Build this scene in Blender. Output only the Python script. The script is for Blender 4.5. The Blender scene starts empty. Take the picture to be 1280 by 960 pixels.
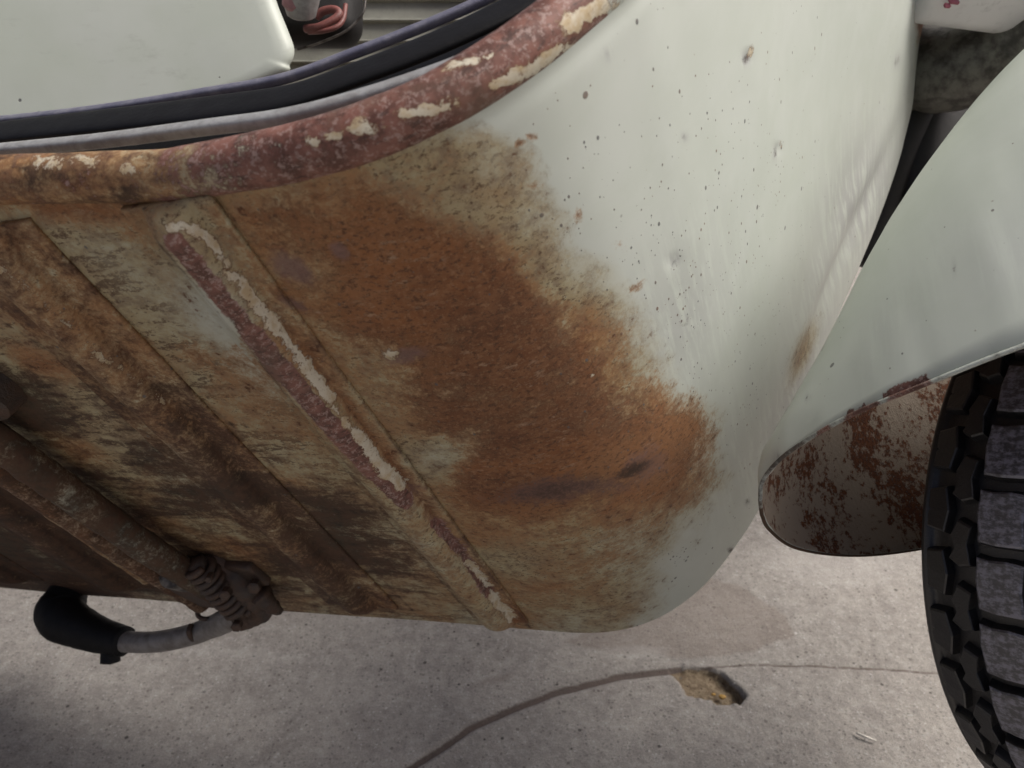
import bpy, math, random
import numpy as np
random.seed(4); rng = np.random.default_rng(7)
S = bpy.context.scene
COL = S.collection

# ------------------------------------------------------------------ camera, sky, sun, exposure
FOC = 1000.0                      # focal length for a 1280 px wide picture
PITCH = math.radians(28)          # camera looks this far below the horizon
CAMH = 0.75                       # height of the camera above the ground
cp, sp = math.cos(PITCH), math.sin(PITCH)
cam_d = bpy.data.cameras.new('camera'); cam = bpy.data.objects.new('camera', cam_d); COL.objects.link(cam)
cam_d.sensor_width = 36; cam_d.lens = 36*FOC/1280
cam.location = (0, 0, CAMH); cam.rotation_euler = (math.pi/2-PITCH, 0, 0)
cam_d.clip_start = 0.02; cam_d.clip_end = 300
cam_d.dof.use_dof = True; cam_d.dof.focus_distance = 0.50; cam_d.dof.aperture_fstop = 13.0
S.camera = cam
SUN_EL, SUN_AZ = 54, 86          # azimuth from +Y (away from the camera) towards +X
w = bpy.data.worlds.new('World'); S.world = w; w.use_nodes = True
nt = w.node_tree; nt.nodes.clear()
sky = nt.nodes.new('ShaderNodeTexSky'); sky.sky_type = 'NISHITA'; sky.sun_disc = False
sky.sun_elevation = math.radians(SUN_EL); sky.sun_rotation = math.radians(SUN_AZ)
sky.air_density = 0.4; sky.dust_density = 7; sky.ozone_density = 0.2
bg = nt.nodes.new('ShaderNodeBackground'); bg.inputs[1].default_value = 0.078
wo = nt.nodes.new('ShaderNodeOutputWorld')
nt.links.new(sky.outputs[0], bg.inputs[0]); nt.links.new(bg.outputs[0], wo.inputs[0])
sd = bpy.data.lights.new('sun', 'SUN'); so = bpy.data.objects.new('sun', sd); COL.objects.link(so)
sd.energy = 2.3; sd.angle = math.radians(34); sd.color = (1, .965, .92)
from mathutils import Vector
d = Vector((math.sin(math.radians(SUN_AZ))*math.cos(math.radians(SUN_EL)), math.cos(math.radians(SUN_AZ))*math.cos(math.radians(SUN_EL)), math.sin(math.radians(SUN_EL))))
so.rotation_euler = d.to_track_quat('Z', 'Y').to_euler(); so.location = (2, 0, 3)
S.view_settings.view_transform = 'Standard'; S.view_settings.look = 'None'
S.view_settings.exposure = 0.58; S.view_settings.gamma = 1
S.render.engine = 'CYCLES'

# ------------------------------------------------------------------ frames of reference (surveyed from the photograph)
def ray(x, y): return np.array([(x-640)/FOC, (y-480)/FOC, 1.0])
def to_world(C):                                  # x right, y down, z forward  ->  world
    C = np.asarray(C, float)
    x, y, z = C[..., 0], C[..., 1], C[..., 2]
    return np.stack([x, z*cp-y*sp, CAMH-(y*cp+z*sp)], -1)
def from_world(Wp):
    x, Y, Z = Wp[..., 0], Wp[..., 1], Wp[..., 2]-CAMH
    return np.stack([x, -Y*sp-Z*cp, Y*cp-Z*sp], -1)
def at(x, y, z): return to_world(ray(x, y)*z)
def project(Wp):
    C = from_world(np.asarray(Wp, float)); z = np.maximum(C[..., 2], 1e-3)
    return 640+FOC*C[..., 0]/z, 480+FOC*C[..., 1]/z
# scooter axes: LA forward, TA across the footboard away from us, UA up out of the footboard
P1 = ray(210, 245)*.34; P2 = ray(640, 785)*.68
TA = P2-P1; WID = np.linalg.norm(TA); TA /= WID
LA = np.array([2900., -14, -1000]); LA -= LA.dot(TA)*TA; LA /= np.linalg.norm(LA)
UA = -np.cross(TA, LA)
def body(a, b, h):
    a, b, h = np.broadcast_arrays(np.asarray(a, float), b, h)
    return to_world(P1+a[..., None]*LA+b[..., None]*TA+h[..., None]*UA)
def dirw(v): return to_world(v)-to_world(np.zeros(3))
Lw, Tw, Uw = dirw(LA), dirw(TA), dirw(UA)
def on_b(x, y, b):                                # pixel ray met with the upright plane b = const -> (a, h)
    r = ray(x, y); k = (b+TA.dot(P1))/TA.dot(r); X = r*k-P1
    return LA.dot(X), UA.dot(X)

# ------------------------------------------------------------------ numeric noise
def vnoise(x, y, seed=0):
    x = np.asarray(x, float); y = np.asarray(y, float)
    g = np.random.default_rng(seed).random((256, 256))
    xi = np.floor(x).astype(int); yi = np.floor(y).astype(int); fx = x-xi; fy = y-yi
    fx = fx*fx*(3-2*fx); fy = fy*fy*(3-2*fy)
    a = g[xi % 256, yi % 256]; b = g[(xi+1) % 256, yi % 256]; c = g[xi % 256, (yi+1) % 256]; e = g[(xi+1) % 256, (yi+1) % 256]
    return (a*(1-fx)+b*fx)*(1-fy)+(c*(1-fx)+e*fx)*fy
def fbm(x, y, o=4, seed=0):
    s = 0; t = 0
    for i in range(o):
        s = s+vnoise(x*2**i, y*2**i, seed+i)/2**i; t += 1/2**i
    return s/t-.5
# soft shapes in survey coordinates
def blob(X, Y, cx, cy, rx, ry, ang=0, p=1.0):
    c, s = math.cos(math.radians(ang)), math.sin(math.radians(ang))
    u = ((X-cx)*c+(Y-cy)*s)/rx; v = (-(X-cx)*s+(Y-cy)*c)/ry
    return np.exp(-(u*u+v*v)**p)
def segd(X, Y, x0, y0, x1, y1):
    dx, dy = x1-x0, y1-y0; t = np.clip(((X-x0)*dx+(Y-y0)*dy)/(dx*dx+dy*dy), 0, 1)
    return np.hypot(X-x0-t*dx, Y-y0-t*dy)
def line(X, Y, pts, wd, feather=None):
    D = np.full(np.shape(X), 1e9)
    for (x0, y0), (x1, y1) in zip(pts, pts[1:]): D = np.minimum(D, segd(X, Y, x0, y0, x1, y1))
    feather = feather or wd
    return np.clip((wd+feather/2-D)/feather, 0, 1)
def poly(X, Y, pts, feather):
    D = np.full(np.shape(X), 1e9); ins = np.zeros(np.shape(X), bool)
    n = len(pts)
    for i in range(n):
        x0, y0 = pts[i]; x1, y1 = pts[(i+1) % n]
        D = np.minimum(D, segd(X, Y, x0, y0, x1, y1))
        if y0 != y1:
            ins ^= ((y0 > Y) != (y1 > Y)) & (X < (x1-x0)*(Y-y0)/(y1-y0)+x0)
    D = np.where(ins, D, -D)
    return np.clip(.5+D/feather, 0, 1)

# ------------------------------------------------------------------ mesh helpers
def link(name, me, mats, parent=None, smooth=True):
    o = bpy.data.objects.new(name, me); COL.objects.link(o)
    for m in (mats if isinstance(mats, (list, tuple)) else [mats]): me.materials.append(m)
    if smooth and len(me.polygons): me.polygons.foreach_set('use_smooth', [True]*len(me.polygons))
    if parent: o.parent = parent
    return o
def mesh(name, V, F, mats, parent=None, smooth=True, mi=None):
    me = bpy.data.meshes.new(name); me.from_pydata(np.asarray(V, float).reshape(-1, 3).tolist(), [], F); me.update()
    if mi is not None:
        while len(me.materials) < 0: pass
    o = link(name, me, mats, parent, smooth)
    if mi is not None: me.polygons.foreach_set('material_index', mi)
    return o
def gridF(n, m, off=0, flip=False, closed=False):
    F = []
    for i in range(n-1):
        for j in range(m if closed else m-1):
            a = off+i*m+j; b = off+i*m+(j+1) % m; c = off+(i+1)*m+(j+1) % m; e = off+(i+1)*m+j
            F.append((a, e, c, b) if flip else (a, b, c, e))
    return F
def sheet_normals(G):
    du = np.gradient(G, axis=0); dv = np.gradient(G, axis=1); N = np.cross(du, dv)
    return N/np.maximum(np.linalg.norm(N, axis=-1, keepdims=True), 1e-12)
def shell(name, G, thick, mats, parent=None, inner=1, toward=None, rev=False):
    """sheet metal: outer face G (n,m,3), inner face offset by thick, closed at the rims"""
    n, m, _ = G.shape; N = sheet_normals(G)
    ref = np.array([0, 0, CAMH]) if toward is None else np.asarray(toward)
    flip = False
    mid = G[n//2, m//2]; s = np.sign(np.dot(N[n//2, m//2], ref-mid))*(-1 if rev else 1); N = N*s
    if s < 0: flip = True
    I = G-N*thick
    V = np.concatenate([G.reshape(-1, 3), I.reshape(-1, 3)])
    F = gridF(n, m, 0, flip); k = len(F); F += gridF(n, m, n*m, not flip); k2 = len(F)
    bd = [(0, j) for j in range(m)]+[(i, m-1) for i in range(1, n)]+[(n-1, j) for j in range(m-2, -1, -1)]+[(i, 0) for i in range(n-2, 0, -1)]
    ids = [i*m+j for i, j in bd]
    for p, q in zip(ids, ids[1:]+ids[:1]):
        F.append((q, p, p+n*m, q+n*m) if not flip else (p, q, q+n*m, p+n*m))
    o = mesh(name, V, F, mats, parent)
    mi = [0]*k+[inner if isinstance(mats, (list, tuple)) and len(mats) > 1 else 0]*(k2-k)+[0]*(len(F)-k2)
    o.data.polygons.foreach_set('material_index', mi)
    return o
def frames(P):
    P = np.asarray(P, float); T = np.gradient(P, axis=0); T /= np.linalg.norm(T, axis=1, keepdims=True)
    up = np.array([.13, .21, 1.]); 
    if abs(np.dot(T[0], up/np.linalg.norm(up))) > .95: up = np.array([1., .2, 0])
    n = up-np.dot(up, T[0])*T[0]; n /= np.linalg.norm(n); Ns = []
    for t in T:
        n = n-np.dot(n, t)*t; n /= np.linalg.norm(n); Ns.append(n)
    Ns = np.array(Ns); return T, Ns, np.cross(T, Ns)
def smooth_path(pts, n):
    P = np.asarray(pts, float)
    if len(P) < 3:
        t = np.linspace(0, 1, n)[:, None]; return P[0]*(1-t)+P[-1]*t
    Q = np.vstack([2*P[0]-P[1], P, 2*P[-1]-P[-2]]); out = []
    ts = np.linspace(0, len(P)-1-1e-9, n)
    for t in ts:
        i = int(t); f = t-i; a, b, c, e = Q[i], Q[i+1], Q[i+2], Q[i+3]
        out.append(.5*((2*b)+(-a+c)*f+(2*a-5*b+4*c-e)*f*f+(-a+3*b-3*c+e)*f**3))
    return np.array(out)
def tube(name, pts, r, mat, parent=None, n=40, k=16, rough=0, seed=0, smooth_p=True):
    P = smooth_path(pts, n) if smooth_p else np.asarray(pts, float); n = len(P)
    R = np.interp(np.linspace(0, 1, n), np.linspace(0, 1, len(r)), r) if isinstance(r, (list, tuple)) else np.full(n, r)
    T, A, B = frames(P); th = np.linspace(0, 2*np.pi, k, endpoint=False)
    rr = R[:, None]*np.ones(k)
    if rough: rr = rr+rough*fbm(np.arange(n)[:, None]*.35+0*th, 6+3*np.cos(th)[None]*1.0+3*np.sin(th)[None]*.7, 3, seed)
    V = P[:, None]+rr[..., None]*(A[:, None]*np.cos(th)[None, :, None]+B[:, None]*np.sin(th)[None, :, None])
    F = gridF(n, k, 0, False, True); V = V.reshape(-1, 3)
    c0, c1 = len(V), len(V)+1; V = np.vstack([V, P[0]-T[0]*R[0]*.25, P[-1]+T[-1]*R[-1]*.25])
    F += [(j, c0, (j+1) % k) for j in range(k)]+[((n-1)*k+j, (n-1)*k+(j+1) % k, c1) for j in range(k)]
    F = [tuple(reversed(f)) for f in F]
    return mesh(name, V, F, mat, parent)
def sweep(name, rows, mat, parent=None, closed=True, capped=True, smooth=True):
    """rows: (n stations, k profile points, 3), closed profile"""
    G = np.asarray(rows, float); n, k, _ = G.shape
    F = gridF(n, k, 0, False, closed)
    if capped and closed: F += [tuple(range(k-1, -1, -1)), tuple((n-1)*k+j for j in range(k))]
    o = mesh(name, G.reshape(-1, 3), F, mat, parent, smooth)
    import bmesh
    bm = bmesh.new(); bm.from_mesh(o.data); bmesh.ops.recalc_face_normals(bm, faces=bm.faces); bm.to_mesh(o.data); bm.free()
    return o
def sharp(o, ang=35):
    me = o.data; me.set_sharp_from_angle(angle=math.radians(ang)); return o
def rounded_block(name, c, ax, half, rad, mat, parent=None, seg=4):
    import bmesh
    bm = bmesh.new(); bmesh.ops.create_cube(bm, size=2)
    for v in bm.verts: v.co = Vector((v.co.x*half[0], v.co.y*half[1], v.co.z*half[2]))
    bmesh.ops.bevel(bm, geom=list(bm.edges), offset=rad, segments=seg, profile=.5, affect='EDGES')
    X, Y, Z = [Vector(a) for a in ax]; C = Vector(c)
    for v in bm.verts: v.co = C+X*v.co.x+Y*v.co.y+Z*v.co.z
    bmesh.ops.recalc_face_normals(bm, faces=bm.faces)
    me = bpy.data.meshes.new(name); bm.to_mesh(me); bm.free()
    return link(name, me, mat, parent)

# ------------------------------------------------------------------ node helper
class NB:
    def __init__(s, name):
        s.m = bpy.data.materials.new(name); s.m.use_nodes = True; s.t = s.m.node_tree; s.t.nodes.clear()
        s.out = s.n('ShaderNodeOutputMaterial'); s.b = s.n('ShaderNodeBsdfPrincipled'); s.l(s.b.outputs[0], s.out.inputs[0])
    def n(s, ty, **k):
        x = s.t.nodes.new(ty)
        for a, v in k.items(): setattr(x, a, v)
        return x
    def l(s, a, b): s.t.links.new(a, b)
    def put(s, sock, v):
        if isinstance(v, bpy.types.NodeSocket): s.l(v, sock)
        elif isinstance(v, (tuple, list)) and len(v) == 3 and sock.type == 'RGBA': sock.default_value = (*v, 1)
        else: sock.default_value = v
    def math(s, op, a, b=0.0, c=None, clamp=False):
        x = s.n('ShaderNodeMath', operation=op, use_clamp=clamp); s.put(x.inputs[0], a); s.put(x.inputs[1], b)
        if c is not None: s.put(x.inputs[2], c)
        return x.outputs[0]
    def step(s, v, lo, hi):
        x = s.n('ShaderNodeMapRange', interpolation_type='SMOOTHSTEP'); s.put(x.inputs[0], v); s.put(x.inputs[1], lo); s.put(x.inputs[2], hi); return x.outputs[0]
    def mix(s, f, a, b):
        x = s.n('ShaderNodeMix', data_type='RGBA'); s.put(x.inputs[0], f); s.put(x.inputs[6], a); s.put(x.inputs[7], b); return x.outputs[2]
    def attr(s, name):
        x = s.n('ShaderNodeAttribute', attribute_name=name); return x
    def chan(s, name):
        x = s.attr(name); y = s.n('ShaderNodeSeparateColor'); s.l(x.outputs['Color'], y.inputs[0]); return y.outputs[0], y.outputs[1], y.outputs[2], x.outputs['Alpha']
    def scale(s, vec, sc):
        x = s.n('ShaderNodeMapping'); s.l(vec, x.inputs[0]); x.inputs['Scale'].default_value = sc; return x.outputs[0]
    def noise(s, vec, sc, det=4, rough=.55, dist=0.0):
        x = s.n('ShaderNodeTexNoise'); s.l(vec, x.inputs['Vector']); x.inputs['Scale'].default_value = sc; x.inputs['Detail'].default_value = det
        x.inputs['Roughness'].default_value = rough; x.inputs['Distortion'].default_value = dist; return x.outputs['Fac']
    def voro(s, vec, sc, feature='F1'):
        x = s.n('ShaderNodeTexVoronoi', feature=feature); s.l(vec, x.inputs['Vector']); x.inputs['Scale'].default_value = sc; return x
    def spots(s, vec, sc, rad, keep):
        v = s.voro(vec, sc); y = s.n('ShaderNodeSeparateColor'); s.l(v.outputs['Color'], y.inputs[0])
        k = s.math('GREATER_THAN', keep, y.outputs[0])              # only some cells carry a spot
        r = s.math('MULTIPLY', y.outputs[1], rad)
        return s.math('MULTIPLY', k, s.step(s.math('SUBTRACT', r, v.outputs['Distance']), 0.0, rad*.3))
    def bump(s, h, dist, strength=1.0, normal=None):
        x = s.n('ShaderNodeBump'); x.inputs['Strength'].default_value = strength; x.inputs['Distance'].default_value = dist; s.l(h, x.inputs['Height'])
        if normal is not None: s.l(normal, x.inputs['Normal'])
        return x.outputs[0]
    def fin(s, col, rough=.5, metal=0.0, normal=None, spec=.5, coat=None):
        s.put(s.b.inputs['Base Color'], col); s.put(s.b.inputs['Roughness'], rough); s.put(s.b.inputs['Metallic'], metal)
        s.put(s.b.inputs['Specular IOR Level'], spec)
        if normal is not None: s.l(normal, s.b.inputs['Normal'])
        if coat is not None: s.put(s.b.inputs['Coat Weight'], coat); s.b.inputs['Coat Roughness'].default_value = .25
        return s.m
    def obj(s): return s.n('ShaderNodeTexCoord').outputs['Object']

PAINT = (.50, .535, .49)
def aged_metal():
    """old paint on steel, wear and some painted shade placed by the vertex attributes wear_a / wear_b, coordinates from 'flow' (x along the panel)"""
    s = NB('aged_paint'); fl = s.attr('flow').outputs['Vector']
    rust, ochre, primer, dark = s.chan('wear_a'); chip, lilac, speck, scuff = s.chan('wear_b')
    n1 = s.noise(fl, 22, 8, .62, .4); n2 = s.noise(fl, 95, 7, .65); n3 = s.noise(fl, 330, 6, .8)
    stv = s.scale(fl, (1, 4, 1)); sepx = s.n('ShaderNodeSeparateXYZ'); s.l(fl, sepx.inputs[0]); onfl = s.step(sepx.outputs[0], 1.13, .98)
    st1 = s.math('ADD', s.math('MULTIPLY', s.math('SUBTRACT', s.noise(stv, 26, 8, .65, .5), .5), onfl), .5); st2 = s.noise(stv, 110, 5, .7)
    def br(mask, a1, a2, a3, lo=.42, hi=.58, ast=0.0):       # break a soft mask up with noise
        v = s.math('ADD', mask, s.math('MULTIPLY', s.math('SUBTRACT', n1, .5), a1))
        v = s.math('ADD', v, s.math('MULTIPLY', s.math('SUBTRACT', n2, .5), a2))
        v = s.math('ADD', v, s.math('MULTIPLY', s.math('SUBTRACT', n3, .5), a3))
        if ast: v = s.math('ADD', v, s.math('MULTIPLY', s.math('SUBTRACT', st1, .5), ast))
        v = s.math('MULTIPLY', v, s.step(mask, .02, .12))
        return s.step(v, lo, hi)
    c = s.mix(s.step(n1, .3, .7), PAINT, (PAINT[0]*.94, PAINT[1]*.95, PAINT[2]*.93))
    # scuffs: grey directional rubbing, and grey reflection painted on the far fold
    sc_n = s.noise(s.scale(fl, (14, 2, 1)), 9, 6, .7)
    c = s.mix(s.math('MULTIPLY', s.math('MULTIPLY', scuff, s.step(sc_n, .38, .54)), .85), c, (.27, .262, .275))
    c = s.mix(s.math('MULTIPLY', scuff, s.math('MULTIPLY', s.step(n3, .60, .68), .5)), c, (.68, .67, .64))
    # stone chips
    sp1 = s.spots(s.scale(fl, (1.35, 1, 1)), 190, .30, s.math('MULTIPLY', speck, .22))
    sp2 = s.spots(s.scale(fl, (1.2, 1, 1)), 420, .33, s.math('MULTIPLY', speck, .20))
    sp3 = s.spots(fl, 75, .17, s.math('MULTIPLY', speck, .20))
    # ochre staining
    om = br(ochre, .9, .8, 1.0, .10, .85, .12)
    c = s.mix(s.math('MULTIPLY', s.step(ochre, .02, .55), .62), c, (.390, .350, .225))
    n0 = s.noise(fl, 9, 3, .5)
    oc = s.mix(s.step(n1, .38, .62), (.330, .255, .115), (.235, .125, .038))
    oc = s.mix(s.math('MULTIPLY', s.step(n2, .46, .60), .75), oc, (.125, .062, .025))
    c = s.mix(s.math('MULTIPLY', om, .78), c, oc)
    fine = s.noise(s.scale(fl, (1, 1.5, 1)), 230, 7, .8)
    osp = s.math('MULTIPLY', s.step(s.math('ADD', fine, s.math('MULTIPLY', s.math('SUBTRACT', st1, .5), 1.0)), .535, .575), s.math('MULTIPLY', s.step(ochre, .25, .8), .85))
    c = s.mix(osp, c, (.075, .036, .016))
    c = s.mix(s.math('MULTIPLY', s.math('MULTIPLY', s.step(n3, .545, .58), .55), om), c, (.36, .30, .19))
    # rust with an orange fringe
    fringe = br(rust, .9, 1.1, 1.3, .12, .46, .15)
    c = s.mix(s.math('MULTIPLY', fringe, .62), c, s.mix(s.step(n2, .4, .6), (.33, .150, .050), (.30, .190, .095)))
    rm = br(rust, .9, 1.1, 1.4, .30, .74, .18)
    rc = s.mix(s.step(n1, .36, .64), (.125, .040, .013), (.255, .098, .032)); rc = s.mix(s.math('MULTIPLY', s.step(n0, .46, .62), .6), rc, (.090, .031, .014)); rc = s.mix(s.math('MULTIPLY', s.step(n0, .50, .34), .45), rc, (.30, .150, .062))
    rc = s.mix(s.math('MULTIPLY', s.step(n2, .42, .64), .6), rc, (.27, .125, .055))
    rc = s.mix(s.math('MULTIPLY', s.step(st1, .50, .64), .35), rc, (.080, .028, .014))
    rc = s.mix(s.math('MULTIPLY', s.step(fine, .525, .57), .8), rc, (.065, .027, .014))
    rc = s.mix(s.math('MULTIPLY', s.step(n3, .54, .58), .45), rc, (.34, .19, .10))
    pale = s.math('MULTIPLY', s.step(s.noise(s.scale(fl, (1, 2.4, 1)), 62, 8, .82), .56, .60), s.math('MULTIPLY', s.step(n1, .46, .60), .6))
    rc = s.mix(pale, rc, (.42, .29, .19))
    c = s.mix(s.math('MULTIPLY', rm, .92), c, rc)
    c = s.mix(s.math('MULTIPLY', s.math('MULTIPLY', s.step(ochre, .03, .3), s.step(n2, .60, .66)), s.step(n1, .42, .55)), c, (.11, .045, .018))
    # lilac-brown bloom and dark grime, which also carries painted shade
    lm = br(lilac, .8, .5, .4, .35, .75)
    c = s.mix(s.math('MULTIPLY', lm, .75), c, s.mix(n2, (.10, .055, .05), (.25, .155, .14)))
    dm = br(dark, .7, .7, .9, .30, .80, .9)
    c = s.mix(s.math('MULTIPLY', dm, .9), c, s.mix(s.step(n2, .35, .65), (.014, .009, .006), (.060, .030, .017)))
    # red oxide primer / bare oxide showing at the ridges
    pm = br(primer, .8, 1.0, .9, .42, .58)
    pc = s.mix(s.step(n2, .35, .65), (.085, .034, .024), (.220, .098, .074))
    pc = s.mix(s.math('MULTIPLY', s.step(n3, .53, .57), .7), pc, (.36, .26, .23)); pc = s.mix(s.math('MULTIPLY', s.step(n1, .52, .66), .6), pc, (.13, .085, .06)); pc = s.mix(s.math('MULTIPLY', s.step(st2, .56, .62), .6), pc, (.035, .016, .012))
    c = s.mix(pm, c, pc)
    # surviving cream flakes on top
    cv = s.math('ADD', chip, s.math('MULTIPLY', s.math('SUBTRACT', n2, .5), 2.1))
    cv = s.math('ADD', cv, s.math('MULTIPLY', s.math('SUBTRACT', n3, .5), 2.2)); cv = s.math('ADD', cv, s.math('MULTIPLY', s.math('SUBTRACT', n1, .5), .6))
    cv = s.math('MULTIPLY', cv, s.step(chip, .05, .2))
    c = s.mix(s.math('MULTIPLY', s.step(cv, .40, .52), .75), c, s.mix(n2, (.23, .115, .045), (.12, .05, .025)))
    cm = s.step(cv, .56, .62)
    cc = s.mix(s.step(n2, .42, .66), (.60, .56, .45), (.46, .36, .22)); cc = s.mix(s.math('MULTIPLY', s.step(n3, .57, .64), .7), cc, (.19, .10, .05))
    c = s.mix(cm, c, cc)
    spk = s.math('MAXIMUM', s.math('MAXIMUM', sp1, sp2), sp3)
    dense = s.spots(s.scale(fl, (1.3, 1, 1)), 430, .55, s.math('MULTIPLY', s.math('SUBTRACT', speck, 1.0, clamp=False), 1.6))
    spk = s.math('MULTIPLY', s.math('MAXIMUM', spk, dense), .85)
    c = s.mix(spk, c, s.mix(s.step(n1, .45, .6), (.10, .10, .10), (.17, .10, .07)))
    damaged = s.math('MAXIMUM', s.math('MAXIMUM', rm, dm), s.math('MAXIMUM', s.math('MULTIPLY', om, .6), s.math('MULTIPLY', pm, .55)), clamp=True)
    rough = s.math('ADD', s.math('MULTIPLY', damaged, .36), s.math('ADD', .36, s.math('MULTIPLY', n2, .10)))
    h = s.math('ADD', s.math('MULTIPLY', n3, s.math('MULTIPLY', damaged, .32)), s.math('MULTIPLY', n2, s.math('MULTIPLY', damaged, .8)))
    h = s.math('ADD', h, s.math('MULTIPLY', cm, .35)); h = s.math('SUBTRACT', h, s.math('MULTIPLY', spk, .35))
    h = s.math('ADD', h, s.math('MULTIPLY', s.math('MULTIPLY', pale, rm), .4))
    h = s.math('ADD', h, s.math('MULTIPLY', st2, s.math('MULTIPLY', damaged, .15)))
    return s.fin(c, rough, 0, s.bump(h, .0006, .8), .45, s.math('SUBTRACT', .12, s.math('MULTIPLY', damaged, .12), clamp=True))

def simple(name, col, rough=.5, metal=0., var=.25, sc=60, bump=.0003, col2=None, spec=.5):
    s = NB(name); o = s.obj(); n = s.noise(o, sc, 7, .65); n2 = s.noise(o, sc*6, 4, .7)
    c2 = col2 or tuple(x*(1-var) for x in col)
    c = s.mix(s.step(n, .35, .65), col, c2)
    c = s.mix(s.math('MULTIPLY', s.step(n2, .55, .72), .35), c, tuple(x*.5 for x in col))
    r = s.math('ADD', rough-.06, s.math('MULTIPLY', n, .14))
    return s.fin(c, r, metal, s.bump(s.math('ADD', n, n2), bump, .7), spec)

def plain_paint():
    s = NB('cream_paint'); o = s.obj(); n = s.noise(o, 9, 5); n3 = s.noise(o, 300, 4, .7)
    c = s.mix(s.step(n, .35, .7), PAINT, (PAINT[0]*.9, PAINT[1]*.92, PAINT[2]*.88))
    sm = s.noise(s.scale(o, (2, 1, 6)), 14, 7, .7)
    c = s.mix(s.math('MULTIPLY', s.step(sm, .54, .72), .30), c, (.27, .28, .25))
    sp = s.spots(o, 60, .13, .10); sp = s.math('MAXIMUM', sp, s.spots(o, 190, .22, .035))
    c = s.mix(s.math('MULTIPLY', sp, .85), c, (.11, .11, .11))
    h = s.math('SUBTRACT', s.math('MULTIPLY', n3, .10), s.math('MULTIPLY', sp, .5))
    h2 = s.bump(s.noise(o, 7, 2), .010, .12)
    return s.fin(c, s.math('ADD', .42, s.math('MULTIPLY', sm, .16)), 0, s.bump(h, .0006, .7, h2), .4, .10)

def rusty_inside():
    s = NB('rusty_inside'); o = s.obj(); n = s.noise(o, 16, 6, .6); n2 = s.noise(o, 120, 8, .75, .3); n3 = s.noise(o, 380, 4, .7)
    c = s.mix(n, (.40, .345, .28), (.19, .15, .115))
    nf = s.noise(o, 210, 6, .7)
    blot = s.math('ADD', s.math('ADD', s.math('MULTIPLY', n2, .55), s.math('MULTIPLY', nf, .45)), s.math('MULTIPLY', s.math('SUBTRACT', n, .5), .55))
    c = s.mix(s.step(blot, .485, .545), c, s.mix(s.step(n3, .4, .65), (.14, .050, .020), (.055, .022, .013)))
    c = s.mix(s.math('MULTIPLY', s.step(n3, .60, .66), .5), c, (.32, .29, .25))
    return s.fin(c, .78, 0, s.bump(s.math('ADD', n2, n3), .0012, .8), .25)

def tyre_mat():
    s = NB('tyre_rubber'); o = s.obj(); n = s.noise(o, 40, 6, .65); n3 = s.noise(o, 500, 3, .7)
    c = s.mix(n, (.010, .010, .011), (.022, .022, .024)); c = s.mix(s.math('MULTIPLY', s.step(n3, .6, .68), .5), c, (.06, .06, .065))
    return s.fin(c, s.math('ADD', .26, s.math('MULTIPLY', n, .25)), 0, s.bump(s.math('ADD', n, n3), .0005, .6), .7)
def sheen_block():
    s = NB('sheen_tread_face'); o = s.obj(); n = s.noise(s.scale(o, (1, 1.6, 1)), 160, 7, .75); n2 = s.noise(o, 55, 5)
    c = s.mix(s.step(n, .42, .60), (.040, .040, .050), (.20, .20, .25))  # bluish sky gloss of the lit tread put into the base colour
    return s.fin(c, s.math('ADD', .24, s.math('MULTIPLY', n2, .22)), 0, s.bump(n, .0005, .8), 1.0)

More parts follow.
